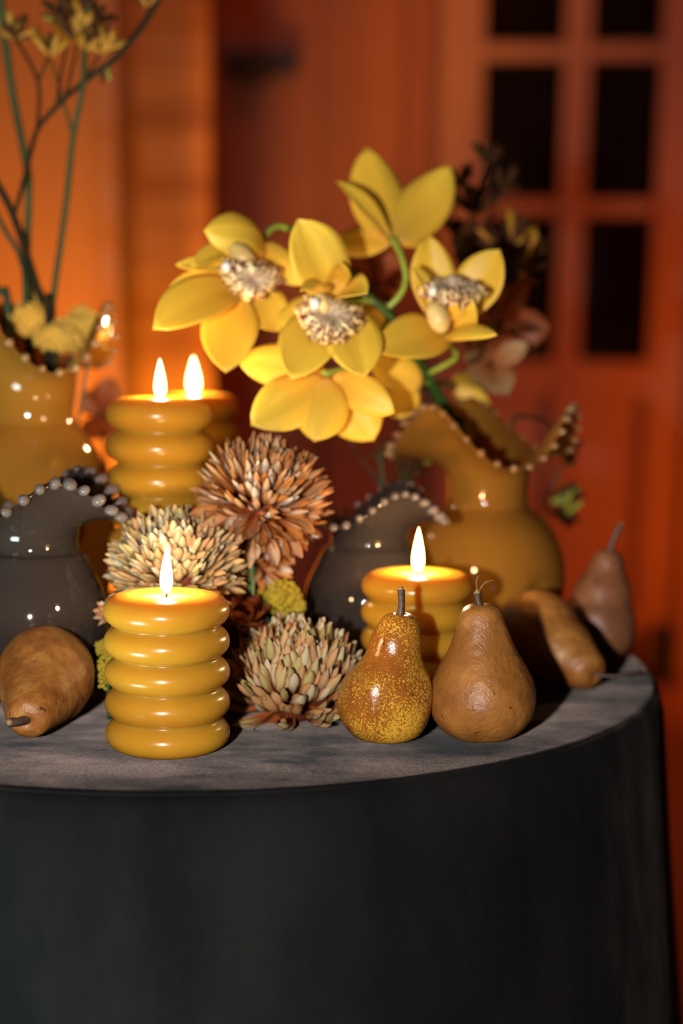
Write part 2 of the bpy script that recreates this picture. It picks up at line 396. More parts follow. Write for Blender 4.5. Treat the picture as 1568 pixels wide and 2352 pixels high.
# french door with glazed upper part and a solid panel below, turned a little towards the table
def make_door():
    r = empty('door_1', (x_door0, YB - 0.03, 0)); struct(r)
    r.rotation_euler = (0, 0, -math.radians(5))
    Yd = YB - 0.12
    X = lambda u, v=450: xat(u, Yd, v) - x_door0
    Z = lambda v: zat(v, Yd, 1300)
    d = 0.045
    def bar(name, x0, x1, z0, z1, y0=-0.03, y1=0.02, m=M['door_paint']):
        q = MB(); q.box((x0, y0, z0), (x1, y1, z1)); return q.build(name, m, r, smooth=False)
    zt, zb, z2, z1 = 2.3, 0.02, Z(830), 0
    lx0, lx1 = X(1070), X(1108)                        # left stile
    mx0, mx1 = X(1292), X(1350)                        # meeting stiles
    rx0, rx1 = X(1512), X(1568)                        # right stile
    bar('stile', lx0, lx1, zb, zt); bar('stile', mx0, (mx0 + mx1) / 2 - 0.002, zb, zt, -0.035); bar('stile', (mx0 + mx1) / 2 + 0.002, mx1, zb, zt)
    bar('stile', rx0, rx1 + 0.05, zb, zt); bar('door_frame', rx1 + 0.052, rx1 + 0.25, 0, zt + 0.1, -0.06); bar('door_frame', lx0 - 0.06, lx0 - 0.002, 0, zt + 0.1, -0.02)
    rows = [Z(830), Z(492), Z(455), Z(129), Z(92), Z(-240), Z(-277), zt - 0.1]
    for x0, x1 in ((lx1, mx0), (mx1, rx0)):
        for z0, z1 in ((rows[1], rows[2]), (rows[3], rows[4]), (rows[5], rows[6])):
            bar('muntin', x0, x1, z0, z1, -0.02, 0.012)
        for z0, z1 in ((rows[0], rows[1]), (rows[2], rows[3]), (rows[4], rows[5]), (rows[6], rows[7])):
            bar('pane', x0 + 0.001, x1 - 0.001, z0 + 0.001, z1 - 0.001, 0.0, 0.006, M['pane'])
        bar('rail', x0, x1, rows[7], zt); bar('rail', x0, x1, Z(905), rows[0])
        bar('bottom_rail', x0, x1, zb, 0.16)
    # solid lower panel with a raised moulding around it
    for x0, x1 in ((lx1, mx0), (mx1, rx0)):
        bar('lower_panel', x0, x1, 0.16, Z(905), 0.0, 0.012)
        bar('moulding', x0, x1, Z(905) - 0.022, Z(905), -0.012, 0.0); bar('moulding', x0, x0 + 0.018, 0.16, Z(905) - 0.022, -0.012, 0.0)
        bar('moulding', x1 - 0.018, x1, 0.16, Z(905) - 0.022, -0.012, 0.0); bar('moulding', x0 + 0.018, x1 - 0.018, 0.16, 0.18, -0.012, 0.0)
    return r
make_door()
bb = plane_box('baseboard_back', (xs[0], YB - 0.035, 0), (x_door0 - 0.02, YB - 0.021, 0.12), M['panel'])

# dark fixture high on the wall
fx = empty('wall_fixture', (xat(602, YB, 140), YB - 0.021, zat(150, YB)), 'small dark fixture high on the red wall, far behind the candles', 'fixture')
q = MB(); q.box((-0.10, -0.05, -0.03), (0.10, 0, 0.025)); q.build('mount', M['black'], fx, False)
q = MB(); q.lathe([(0.012, -0.07), (0.05, -0.05), (0.055, -0.02), (0.03, -0.005)], 20); o = q.build('bulb_housing', M['black'], fx); o.location = (-0.02, -0.08, 0.0)
# black box of the floor light by the door
bx = empty('floor_light_box', (xat(1522, 4.30, 1480), 4.30, 0.0), 'black box of a floor light beside the door, at the right edge', 'floor light')
z_top = zat(1436, 4.30, 1520)
q = MB(); q.box((-0.034, -0.035, 0.012), (0.034, 0.035, z_top)); q.build('housing', M['black'], bx, False)
q = MB(); q.box((-0.040, -0.041, 0.0), (0.040, 0.041, 0.012)); q.build('foot', M['black'], bx, False)

# ------------------------------------------------------------------ the table
TC = V((-0.1105, 1.1875, 0)); TR = 0.341
def make_table():
    r = empty('round_table', (TC.x, TC.y, 0), 'round table under a charcoal velvet cloth', 'table')
    q = MB(); q.lathe([(0.0, 0.69), (TR - 0.012, 0.69), (TR - 0.008, 0.692), (TR - 0.008, 0.713), (TR - 0.012, 0.7165), (0.0, 0.7165)], 96); q.build('tabletop', M['black'], r)
    q = MB(); q.lathe([(0.035, 0.03), (0.035, 0.69)], 24); q.build('pedestal', M['black'], r)
    q = MB(); q.lathe([(0.0, 0.0), (0.22, 0.0), (0.22, 0.015), (0.05, 0.03), (0.0, 0.03)], 48); q.build('base', M['black'], r)
    q = MB()
    prof = [(0.0, TABLE_Z), (0.15, TABLE_Z), (0.28, TABLE_Z), (TR - 0.004, TABLE_Z), (TR - 0.0015, TABLE_Z - 0.0004), (TR - 0.0003, TABLE_Z - 0.0014),
            (TR - 0.0006, TABLE_Z - 0.0026), (TR + 0.0012, TABLE_Z - 0.0036), (TR + 0.004, TABLE_Z - 0.008), (TR + 0.0075, TABLE_Z - 0.02)]
    z = TABLE_Z - 0.035
    while z > 0.01:
        prof.append((TR + 0.0075 + (TABLE_Z - 0.02 - z) * 0.11, z)); z -= 0.035
    prof.append((TR + 0.0075 + (TABLE_Z - 0.02) * 0.11, 0.005))
    def fn(p, a, i):
        d = max(0.0, TABLE_Z - 0.03 - p.z)
        k = 0.010 * min(1, d * 2.2) * (math.sin(a * 9 + 0.6) * 0.6 + math.sin(a * 17 + 2) * 0.4)
        return V((p.x + math.cos(a) * k, p.y + math.sin(a) * k, p.z))
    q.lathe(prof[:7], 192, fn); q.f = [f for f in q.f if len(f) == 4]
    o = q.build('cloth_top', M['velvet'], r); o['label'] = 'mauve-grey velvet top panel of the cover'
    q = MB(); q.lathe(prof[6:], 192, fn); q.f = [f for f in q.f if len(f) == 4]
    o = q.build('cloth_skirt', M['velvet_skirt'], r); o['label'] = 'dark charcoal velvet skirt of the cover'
    return r
make_table()

# ------------------------------------------------------------------ candles
def make_candle(u, t, R, n, pitch, label, flame_h, flame_w, lean=0.0, power=0.42, pool_r=0.015, burn=0.0):
    b = G(u, t); r = empty('ribbed_candle', b, label, 'candle', 'ribbed amber pillar candles')
    rr = pitch * 0.5; prof = [(0.0, 0.0)]
    for i in range(n):
        zc = pitch * (i + 0.5); a0 = -math.radians(90 if i == 0 else 66); a1 = math.radians(90 if i == n-1 else 66)
        if i == n - 1: a1 = math.radians(80)
        for k in range(13):
            a = a0 + (a1 - a0) * k / 12
            prof.append((R - rr * 1.18 + rr * 1.18 * math.cos(a), zc + rr * 1.02 * math.sin(a)))
    H = n * pitch
    prof[1] = (prof[1][0], 0.0)
    for i in range(1, 6): prof[i] = (prof[i][0], max(prof[i][1], 0.0))
    top = H
    prof += [(pool_r + 0.006, top + 0.0004), (pool_r + 0.002, top + 0.0002), (pool_r, top - 0.0012), (pool_r * 0.6, top - 0.003), (0.0, top - 0.0035)]
    q = MB(); q.lathe(prof, 72)
    q.build('wax_body', M['wax'], r)
    q = MB(); q.lathe([(pool_r - 0.0004, top - 0.0014), (pool_r * 0.5, top - 0.0016), (0.0, top - 0.0016)], 40)
    q.f = [f for f in q.f if len(f) == 4 or len(f) == 3]; q.build('melt_pool', M['pool'], r)
    q = MB(); q.tube([(0, 0, top - 0.0032), (0.0002, 0, top + 0.003), (-0.0004, 0, top + 0.006), (0.0012, 0, top + 0.0078), (0.0035, 0, top + 0.0072)], [0.0006, 0.0007, 0.0008, 0.0008, 0.0006], 8)
    q.build('wick', M['wick'], r)
    fz = top + 0.0005
    pr = [(0.0, 0.0), (0.55, 0.03), (0.85, 0.10), (1.0, 0.22), (0.97, 0.36), (0.82, 0.52), (0.60, 0.68), (0.36, 0.83), (0.15, 0.94), (0.0, 1.0)]
    pr = catmull(pr, 3)
    q = MB(); q.lathe([(max(a, 0) * flame_w / 2, fz + c * flame_h) for a, c in pr], 24, lambda p, a, i: V((p.x + lean * ((p.z - fz) / flame_h) ** 2, p.y, p.z)))
    q.build('flame', M['flame'], r)
    ld = bpy.data.lights.new('candle_light', 'POINT'); ld.energy = power; ld.color = (1.0, 0.66, 0.32); ld.shadow_soft_size = 0.004
    lo = bpy.data.objects.new('candle_light', ld); C.objects.link(lo); lo.parent = r; lo.location = (0, 0, fz + flame_h * 0.42)
    return r
make_candle(386, 0.974, 0.0375, 5, 0.0187, 'short ribbed amber candle at the front edge with curled black wick', 0.030, 0.0078, 0.001)
make_candle(953, 1.088, 0.0375, 5, 0.0180, 'short ribbed amber candle behind the two standing pears', 0.030, 0.0085, 0.0)
make_candle(376, 1.147, 0.0375, 9, 0.0222, 'tall ribbed amber candle behind the cream chrysanthemum', 0.026, 0.0082, 0.0)
make_candle(449, 1.347, 0.0375, 9, 0.0214, 'blurred ribbed candle farthest back, mostly hidden by the tall candle', 0.030, 0.0115, 0.0)

# ------------------------------------------------------------------ vases
def bead_mesh(name, mat):
    q = MB(); q.blob((0, 0, 0), 1.0, 2, (1.25, 0.85, 0.85)); m = q.mesh(name); m.materials.append(mat)
    for p in m.polygons: p.use_smooth = True
    return m
BEAD = {'amber': bead_mesh('rim_bead', M['amber_bead']), 'smoke': bead_mesh('rim_bead_smoke', M['smoke_bead'])}
def make_vase(u, t, Rb, Hb, Rn, Hn, Rrim, lobes, phase, amp, kind, label, nb=40, bead=0.0034, widest=0.52):
    """sphere-like body, ring joint, flaring neck, ruffled rim edged with beads"""
    b = G(u, t); r = empty('ruffled_vase', b, label, 'vase', 'ruffled glass vases')
    mat = M[kind + '_glass']; prof = []
    body = [(0.0, 0.0), (Rb * 0.50, 0.0), (Rb * 0.56, 0.003), (Rb * 0.80, Hb * 0.16), (Rb * 0.955, Hb * 0.33), (Rb, Hb * widest), (Rb * 0.955, Hb * 0.70), (Rb * 0.80, Hb * 0.87), (Rn * 1.13, Hb * 0.975), (Rn * 1.0, Hb)]
    neck = [(Rn * 0.97, Hb + Hn * 0.10), (Rn * 0.97, Hb + Hn * 0.28), (Rn * 1.06, Hb + Hn * 0.52), (Rn * 1.06 + (Rrim - Rn) * 0.35, Hb + Hn * 0.76), (Rrim * 0.90, Hb + Hn * 0.93), (Rrim, Hb + Hn)]
    outer = [body[0]] + catmull(body[1:], 3) + catmull(neck, 3)
    th = 0.0026
    def ruffle(p, a):
        f = max(0.0, (p.z - (Hb + Hn * 0.35)) / (Hn * 0.65)); f = f * f
        wv = math.cos(lobes * (a - phase)); sc = 0.5 + 0.5 * math.cos(nb * a)
        dz = amp * f * wv + 0.0015 * f * f * sc
        dr = -0.16 * amp * f * wv * 2 + 0.0012 * f * f * sc
        rad = V((math.cos(a), math.sin(a), 0))
        return V((p.x, p.y, p.z + dz)) + rad * dr
    inner = [(max(a - th, 0.0), max(c, 0.004)) for a, c in reversed(outer)]
    full = outer + [(outer[-1][0] - th * 0.5, outer[-1][1] + 0.0012)] + inner
    q = MB(); q.lathe(full, 160, lambda p, a, i: ruffle(p, a))
    q.f = [f for f in q.f if len(f) == 4]
    q.build('glass_body', mat, r)
    for k in range(nb):
        a = 2 * PI * k / nb; p = V((math.cos(a) * Rrim, math.sin(a) * Rrim, Hb + Hn)); p = ruffle(p, a)
        o = bpy.data.objects.new('rim_bead', BEAD[kind]); C.objects.link(o); o.parent = r
        o.location = p + V((math.cos(a), math.sin(a), 0)) * bead * 0.25; s = bead * random.uniform(0.85, 1.12)
        o.scale = (s, s, s); o.rotation_euler = (random.uniform(-.3, .3), random.uniform(-.5, .2), a)
    return r
V_AMB_R = make_vase(1108, 1.27, S(182, 1.27), 0.1126, S(93, 1.27), 0.056, S(200, 1.27), 3, -0.33, 0.021, 'amber', 'amber glass vase on the right, holding the yellow orchid spray')
V_AMB_L = make_vase(85, 1.27, S(186, 1.27), 0.1727, S(98, 1.27), 0.064, S(195, 1.27), 3, -0.05, 0.024, 'amber', 'tall amber glass vase on the left, holding yellow yarrow and thin stems', widest=0.6)
V_SMK_L = make_vase(88, 1.085, S(165, 1.085), 0.1026, S(104, 1.085), 0.034, S(185, 1.085), 3, -1.05, 0.0135, 'smoke', 'grey smoked-glass vase on the left, behind the lying pear', nb=34, bead=0.0044)
V_SMK_R = make_vase(846, 1.18, S(150, 1.18), 0.095, S(92, 1.18), 0.028, S(148, 1.18), 3, -1.08, 0.0115, 'smoke', 'dark grey smoked-glass vase right of the chrysanthemums', nb=36, bead=0.0036)

# ------------------------------------------------------------------ pears
def pear_mesh(name, R, H, neck=0.36, shoulder=0.62, bend=(0, 0), seed=0, lump=0.03):
    pts = [(0.0, 0.045), (0.10, 0.02), (0.28, 0.0), (0.62, 0.03), (0.90, 0.14), (1.0, 0.29), (0.96, 0.43), (0.82, 0.55), (shoulder, 0.68), (neck * 1.22, 0.81), (neck, 0.91), (neck * 0.80, 0.97), (neck * 0.40, 1.0), (neck * 0.12, 0.985), (0.0, 0.975)]
    prof = [(max(a, 0) * R, c * H) for a, c in catmull(pts, 4)]
    def fn(p, a, i):
        k = p.z / H
        n = noise.noise(V((p.x / R * 1.1 + seed, p.y / R * 1.1, k * 2.2))) * lump + noise.noise(V((p.x / R * 3 + seed, p.y / R * 3, k * 6))) * lump * 0.25
        q = V((p.x * (1 + n), p.y * (1 + n), p.z + n * 0.01))
        q.x += bend[0] * R * max(0, k - 0.25) ** 2; q.y += bend[1] * R * max(0, k - 0.25) ** 2
        return q
    q = MB(); q.lathe(prof, 56, fn); q.f = [f for f in q.f if len(f) == 4]; q.topc = V((bend[0] * R * 0.5625, bend[1] * R * 0.5625, H * 0.975))
    return q
def make_pear(name, base, axis, R, H, mat, label, stem, spin=0.0, stem_r=0.0021, rest=True, wisps=False, **kw):
    r = empty('pear', base, label, 'pear', 'brown pears')
    mb = pear_mesh('pear_flesh', R, H, **kw)
    rot = V((0, 0, 1)).rotation_difference(V(axis).normalized()).to_matrix() @ Matrix.Rotation(spin, 3, 'Z')
    vs = [rot @ v for v in mb.v]
    if rest:
        dz = TABLE_Z - (base.z + min(v.z for v in vs)); r.location.z += dz
    mb.v = vs; mb.build('flesh', mat, r)
    top = rot @ mb.topc
    q = MB(); pts = [top - V(axis).normalized() * 0.003] + [top + V(s) for s in stem]; n = len(pts)
    q.tube(pts, [stem_r * (1.5 if i == 0 else (1.0 if i < n - 1 else 1.15)) for i in range(n)], 10); st = q.build('stem', M['stem_brown'], r)
    q = MB(); e = pts[-1]; d = (pts[-1] - pts[-2]).normalized(); q.tube([e - d * 0.0005, e + d * 0.002], [stem_r * 1.1, stem_r * 0.5], 8, 1); q.build('stem_tip', M['stem_tip'], st)
    if wisps:
        for i in range(5):
            q = MB(); a = V((random.uniform(-.3, 1), random.uniform(-.3, .3), random.uniform(.4, 1))).normalized()
            q.tube([e, e + a * 0.005 + V((0, 0, .002)), e + a * 0.010 + V((random.uniform(-.002, .003), 0, .001))], 0.00018, 5); q.build('fibre', M['stem_tip'], st)
    return r
make_pear('p', G(880, 0.993), (0.04, 0.02, 1), S(108, 0.993), S(296, 0.993), M['pear_gold'], 'yellow-speckled glossy brown pear standing, dark stem upright, in front of a candle',
          [(0.001, 0, 0.008), (0.0005, 0, 0.017)], neck=0.43, shoulder=0.60, bend=(0.35, 0), seed=3, lump=0.13)
make_pear('p', G(1108, 1.0), (-0.03, 0.03, 1), S(120, 1.0), S(312, 1.0), M['pear_brown'], 'plain russet-brown pear standing upright beside the speckled pear', [(-0.0015, 0, 0.004), (-0.002, 0, 0.009)],
          neck=0.40, shoulder=0.62, seed=11, lump=0.06, wisps=True, bend=(-0.05, 0))
pb, pt_ = P(1220, 1455, 1.165), P(1412, 1590, 1.10)
make_pear('p', pb - (pt_ - pb).normalized() * 0.022, (pt_ - pb), S(100, 1.16), 0.090, M['pear_dull'], 'brown pear lying on its side near the right rim, stem end toward the edge',
          [(0.012, -0.003, 0.000), (0.034, -0.002, 0.004)], neck=0.48, shoulder=0.76, seed=21, lump=0.07, stem_r=0.0011, bend=(0.2, 0))
make_pear('p', G(1362, 1.232), (0.09, 0.05, 1), S(84, 1.232), S(255, 1.232), M['pear_pink'], 'blurred dusky brown pear standing farthest right, long stem leaning right', [(0.003, 0, 0.010), (0.008, 0, 0.021)],
          neck=0.42, shoulder=0.72, seed=31, lump=0.05, bend=(0.1, 0))
pb, pt_ = P(106, 1560, 1.02), P(52, 1700, 0.945)
ax = (pt_ - pb); ax.z = -0.018; 
make_pear('p', pb - ax.normalized() * 0.026, ax, S(113, 1.02), 0.092, M['pear_dull'], 'large brown pear lying at the left edge with its stem end facing the camera', [(-0.004, -0.006, 0.0005), (-0.009, -0.010, 0.001)],
          neck=0.46, shoulder=0.70, seed=41, lump=0.06, stem_r=0.0026)

# ------------------------------------------------------------------ chrysanthemums
def floret_mesh(name, mat, wid, curl, keel, seg=7):
    """a boat-shaped petal of length 1 along +Z, its hollow side towards +X; curl bends it inwards (+X)"""
    vs, fs, uvs = [], [], []
    for i in range(seg + 1):
        s = i / seg; wd = wid * (0.30 + 0.70 * (s / 0.7) ** 1.3 if s < 0.7 else math.sqrt(max(0.0, 1 - ((s - 0.7) / 0.305) ** 2)))
        ang = curl * s * s
        x0 = curl * s * s * s * 0.33; z0 = s - curl * curl * s ** 5 * 0.1
        for j, wv in enumerate((-1, -0.55, 0, 0.55, 1)):
            hx = keel * wd * (wv * wv) * 1.0
            vs.append(V((x0 + hx * math.cos(ang), wd * wv, z0 - hx * math.sin(ang)))); uvs.append((j / 4, s))
    for i in range(seg):
        for j in range(4):
            a = i * 5 + j; fs.append((a, a + 1, a + 6, a + 5))
    m = mesh(name, vs, fs); ul = m.uv_layers.new(name='UVMap')
    for lp in m.loops: ul.data[lp.index].uv = uvs[lp.vertex_index]
    for p in m.polygons: p.use_smooth = True
    m.materials.append(mat); return m
def make_mum(center, axis, R, n, mat, label, tmax=2.0, lmin=0.5, wid=0.10, curl=(0.5, 0.9), foot=None, squash=1.0, spin=0.0, cat='flower', name='chrysanthemum', grp='dried-looking chrysanthemum heads', loose=0.06, keel=0.75, rise=0.22, disc=0.16, extra=()):
    r = empty(name, center, label, cat, grp)
    meshes = [floret_mesh('petal', mat, wid * random.uniform(0.8, 1.2), random.uniform(*curl), keel) for _ in range(8)]
    ax = V(axis).normalized(); rot = V((0, 0, 1)).rotation_difference(ax).to_matrix() @ Matrix.Rotation(spin, 3, 'Z')
    q = MB(); q.blob((0, 0, 0), R * (disc + 0.12), 2, (1, 1, 0.8)); q.v = [rot @ v for v in q.v]; q.build('flower_head', M['rust_dark'], r)
    ga = PI * (3 - math.sqrt(5)); items = []
    for i in range(n):
        f = (i + 0.5) / n; ct = 1 - f * (1 - math.cos(tmax)); th = math.acos(max(-1, min(1, ct))); ph = i * ga
        th += random.uniform(-loose, loose) * 1.6; ph += random.uniform(-loose, loose) * 3
        d = V((math.sin(th) * math.cos(ph), math.sin(th) * math.sin(ph), math.cos(th) * squash))
        k = th / tmax
        L = R * (lmin + (1 - lmin) * min(1, k * 1.8)) * random.uniform(0.86, 1.08)
        start = d.normalized() * R * disc
        z = d.normalized()
        z = (z + V((0, 0, rise * math.sin(th) * (1 - k ** 5)))).normalized()      # the outermost ring lies flat
        x = V((0, 0, 1)) - z * z.z
        x = x.normalized() if x.length > 0.05 else z.orthogonal().normalized()
        y = z.cross(x).normalized()
        tw = random.uniform(-0.5, 0.5); x, y = x * math.cos(tw) + y * math.sin(tw), y * math.cos(tw) - x * math.sin(tw)
        m3 = rot @ Matrix((x, y, z)).transposed(); w_ = R * random.uniform(0.85, 1.15)
        mw = Matrix.Translation(rot @ start) @ m3.to_4x4() @ Matrix.Diagonal((w_, w_, L - R * disc, 1))
        tipw = V(center) + rot @ (start + z * L); items.append(((rot @ d).dot((CAM - V(center)).normalized()), mw))
    for (u, v, t, ww) in extra:                       # long loose petals hanging out of the head
        tip = P(u, v, t) - V(center); z = tip.normalized(); x = (CAM - V(center)); x = (x - z * x.dot(z)).normalized(); y = z.cross(x)
        st = z * R * 0.3; items.append((2.0, Matrix.Translation(st) @ Matrix((x, y, z)).transposed().to_4x4() @ Matrix.Diagonal((R * ww, R * ww, tip.length - R * 0.3, 1))))
    items.sort(key=lambda e: -e[0])
    for _, mw in items[:300]:
        o = bpy.data.objects.new('petal', random.choice(meshes)); C.objects.link(o); o.parent = r; o.matrix_local = mw
    if len(items) > 300:                              # the far side of the head, past what one can pick apart
        vs, fs, uvs = [], [], []
        for _, mw in items[300:]:
            m = random.choice(meshes); b = len(vs); vs += [mw @ v.co for v in m.vertices]; fs += [tuple(b + i for i in p.vertices) for p in m.polygons]
            uvs += [m.uv_layers[0].data[li].uv[:] for li in range(len(m.loops))]
        m = mesh('back_petals', vs, fs); ul = m.uv_layers.new(name='UVMap')
        for k, uv in enumerate(uvs): ul.data[k].uv = uv
        o = link('back_petals', m, mat, r); o['kind'] = 'stuff'
    if foot is not None:
        q = MB(); b = V(foot) - V(center); q.tube([rot @ V((0, 0, -R * 0.2)), rot @ V((0, 0, -R * 0.6)) * 0.8 + b * 0.25, b], [0.003, 0.0028, 0.0028], 8, 6); q.build('stem', M['green_stem'], r)
    return r
c = P(402, 1315, 1.062)
make_mum(c, (0.02, -0.42, 1), S(162, 1.06), 520, M['mum_cream'], 'cream and tan chrysanthemum with densely packed petals behind the front candle', tmax=1.85, lmin=0.86, wid=0.068, foot=G(402, 1.062), squash=0.82, curl=(0.2, 0.6), disc=0.42, rise=0.35)
c = P(602, 1150, 1.075)
make_mum(c, (0.28, -0.42, 1), S(160, 1.07), 480, M['mum_rust'], 'rust-orange chrysanthemum with pale tips, raised highest of the flower heads', tmax=2.25, lmin=0.86, wid=0.060, disc=0.3, rise=0.3, extra=[(412, 1186, 1.05, 1.5), (445, 1216, 1.04, 1.3), (505, 1215, 1.05, 1.2), (640, 1322, 1.04, 1.4), (668, 1295, 1.05, 1.2), (700, 1290, 1.06, 1.5), (600, 1290, 1.04, 1.3), (738, 1232, 1.05, 1.7), (715, 1262, 1.05, 1.4), (560, 1260, 1.04, 1.2)], foot=G(570, 1.06), curl=(0.2, 0.7), loose=0.12)
c = P(676, 1596, 1.05); rC = S(188, 1.05); 
make_mum(c, (0.10, -0.30, 1), rC, 470, M['mum_tan'], 'tan and green chrysanthemum resting on the table between candle and speckled pear', tmax=1.95, lmin=0.86, wid=0.068, keel=1.05, curl=(0.5, 1.1), disc=0.30, rise=0.65, loose=0.08)
# partly hidden rust flower heads low between the candle and the chrysanthemums
c = P(590, 1285, 1.10)
make_mum(c, (0.3, -0.6, 0.6), S(95, 1.10), 80, M['mum_rust'], 'small loose rust and cream flower tucked under the raised chrysanthemum', tmax=1.9, lmin=0.7, wid=0.11, curl=(0.2, 0.8), foot=G(590, 1.12), loose=0.15)
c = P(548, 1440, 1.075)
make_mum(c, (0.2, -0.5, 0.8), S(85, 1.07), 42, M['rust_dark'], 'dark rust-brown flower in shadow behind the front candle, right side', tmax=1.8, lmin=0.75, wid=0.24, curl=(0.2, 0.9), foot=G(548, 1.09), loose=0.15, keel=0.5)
c = P(262, 1412, 1.05)
make_mum(c, (-0.6, -0.5, 0.6), S(48, 1.05), 40, M['mum_rust'], 'small rust and green flower peeking out left of the front candle', tmax=1.9, lmin=0.8, wid=0.16, curl=(0.2, 0.8), foot=G(275, 1.06), loose=0.15)

# ------------------------------------------------------------------ yarrow
def make_yarrow(heads, mat, label, foot, grp='yellow yarrow heads', tiny=0.0016):
    c = P(*heads[0][:3]); r = empty('yarrow', c, label, 'flower', grp)
    for (u, v, t, rx, ry) in heads:
        q = MB(); c0 = P(u, v, t) - c; R = S(rx, t); h = S(ry, t)
        n = int(140 + 420 * (rx / 60) ** 2 * min(1, ry / 40 + .3))
        n = min(n, 640)
        for i in range(n):
            f = (i + .5) / n; th = math.acos(1 - 1.75 * f); ph = i * 2.39996
            k = random.uniform(0.72, 1.12) * (1 + 0.16 * math.sin(ph * 3 + u) * math.sin(th * 4 + v))
            q.blob(c0 + V((R * math.sin(th) * math.cos(ph) * k, R * .8 * math.sin(th) * math.sin(ph) * k, h * math.cos(th) * k)), tiny * random.uniform(.7, 1.3), 1 if tiny > .0012 else 1)
        q.blob(c0, 1.0, 2, (R * .72, R * .58, h * .72))
        o = q.build('floret_cluster', mat, r); o['kind'] = 'stuff'
        q = MB(); q.tube([c0 + V((0, 0, -h * .4)), c0 * 0.4 + (V(foot) - c) * 0.5, V(foot) - c], [0.0016, 0.0014, 0.0016], 6); q.build('stem', M['dark_stem'], r)
    return r
fL = V_AMB_L.location + V((0, 0, 0.02))
make_yarrow([(72, 745, 1.25, 45, 40), (35, 735, 1.27, 30, 32), (82, 710, 1.28, 28, 42)], M['yarrow'], 'pale yellow yarrow head in the left amber vase, left of the green stems', fL)
make_yarrow([(135, 780, 1.235, 48, 32), (165, 762, 1.25, 40, 34)], M['yarrow'], 'pale yellow yarrow head over the front lip of the left amber vase', fL + V((0.004, 0, 0)))
make_yarrow([(210, 765, 1.25, 38, 36), (188, 735, 1.28, 28, 30)], M['yarrow'], 'pale yellow yarrow head at the right side of the left amber vase', fL + V((0.008, 0, 0)))
make_yarrow([(638, 1372, 1.10, 50, 36), (600, 1365, 1.115, 30, 28), (685, 1392, 1.10, 14, 14), (655, 1405, 1.10, 18, 14)], M['yarrow_bright'], 'mustard yarrow head below the rust chrysanthemum', G(650, 1.115), tiny=0.0013)
make_yarrow([(247, 1545, 1.035, 22, 42), (240, 1490, 1.045, 18, 18)], M['yarrow_bright'], 'mustard yarrow head low beside the left side of the front candle', G(252, 1.04), tiny=0.0012)

# ------------------------------------------------------------------ orchids
def petal_obj(r, spec, mat, name='petal', th=0.0007):
    (bu, bv, bt, tu, tv, tt, wpx, cup, bend, roll) = spec
    B, T = P(bu, bv, bt), P(tu, tv, tt); ax = T - B; L = ax.length; a = ax.normalized()
    nrm = -fwd; nrm = (nrm - a * nrm.dot(a)).normalized(); sd = a.cross(nrm).normalized()
    nrm, sd = nrm * math.cos(roll) + sd * math.sin(roll), sd * math.cos(roll) - nrm * math.sin(roll)
    W = S(wpx, (bt + tt) / 2) * 0.5; nu, nv = 13, 9; vs = []; uvs = []; ph = random.uniform(0, 6)
    for i in range(nu):
        s = i / (nu - 1)
        w_ = W * (0.14 * (1 - s) + s ** 0.6 * max(0.0, 1 - s ** 2.3) ** 0.86 / 0.525) + W * 0.012
        for j in range(nv):
            k = (j / (nv - 1)) * 2 - 1
            p = B + ax * s + sd * w_ * k
            p += nrm * (cup * w_ * (k * k - 0.25) + bend * L * (math.sin(PI * s) ** 1.0) - 0.10 * w_ * math.exp(-(k / 0.16) ** 2) + 0.06 * W * k * k * math.sin(s * 9 + ph + k * 2))
            vs.append(p); uvs.append((j / (nv - 1), s))
    # thickness: a second layer just behind
    m0 = len(vs)
    vs = vs + [p - nrm * th for p in vs]
    uvs = uvs * 2; fs = []
    for i in range(nu - 1):
        for j in range(nv - 1):
            q0 = i * nv + j; fs.append((q0, q0 + 1, q0 + nv + 1, q0 + nv)); fs.append((m0 + q0, m0 + q0 + nv, m0 + q0 + nv + 1, m0 + q0 + 1))
    rim = [j for j in range(nv)] + [i * nv + nv - 1 for i in range(1, nu)] + [(nu - 1) * nv + j for j in range(nv - 2, -1, -1)] + [i * nv for i in range(nu - 2, 0, -1)]
    for x, y in zip(rim, rim[1:] + rim[:1]): fs.append((y, x, m0 + x, m0 + y))
    root = r; off = r.location if r.parent is None else r.parent.location
    m = mesh(name, [p - off for p in vs], fs); ul = m.uv_layers.new(name='UVMap')
    for lp in m.loops: ul.data[lp.index].uv = uvs[lp.vertex_index]
    return link(name, m, mat, r)
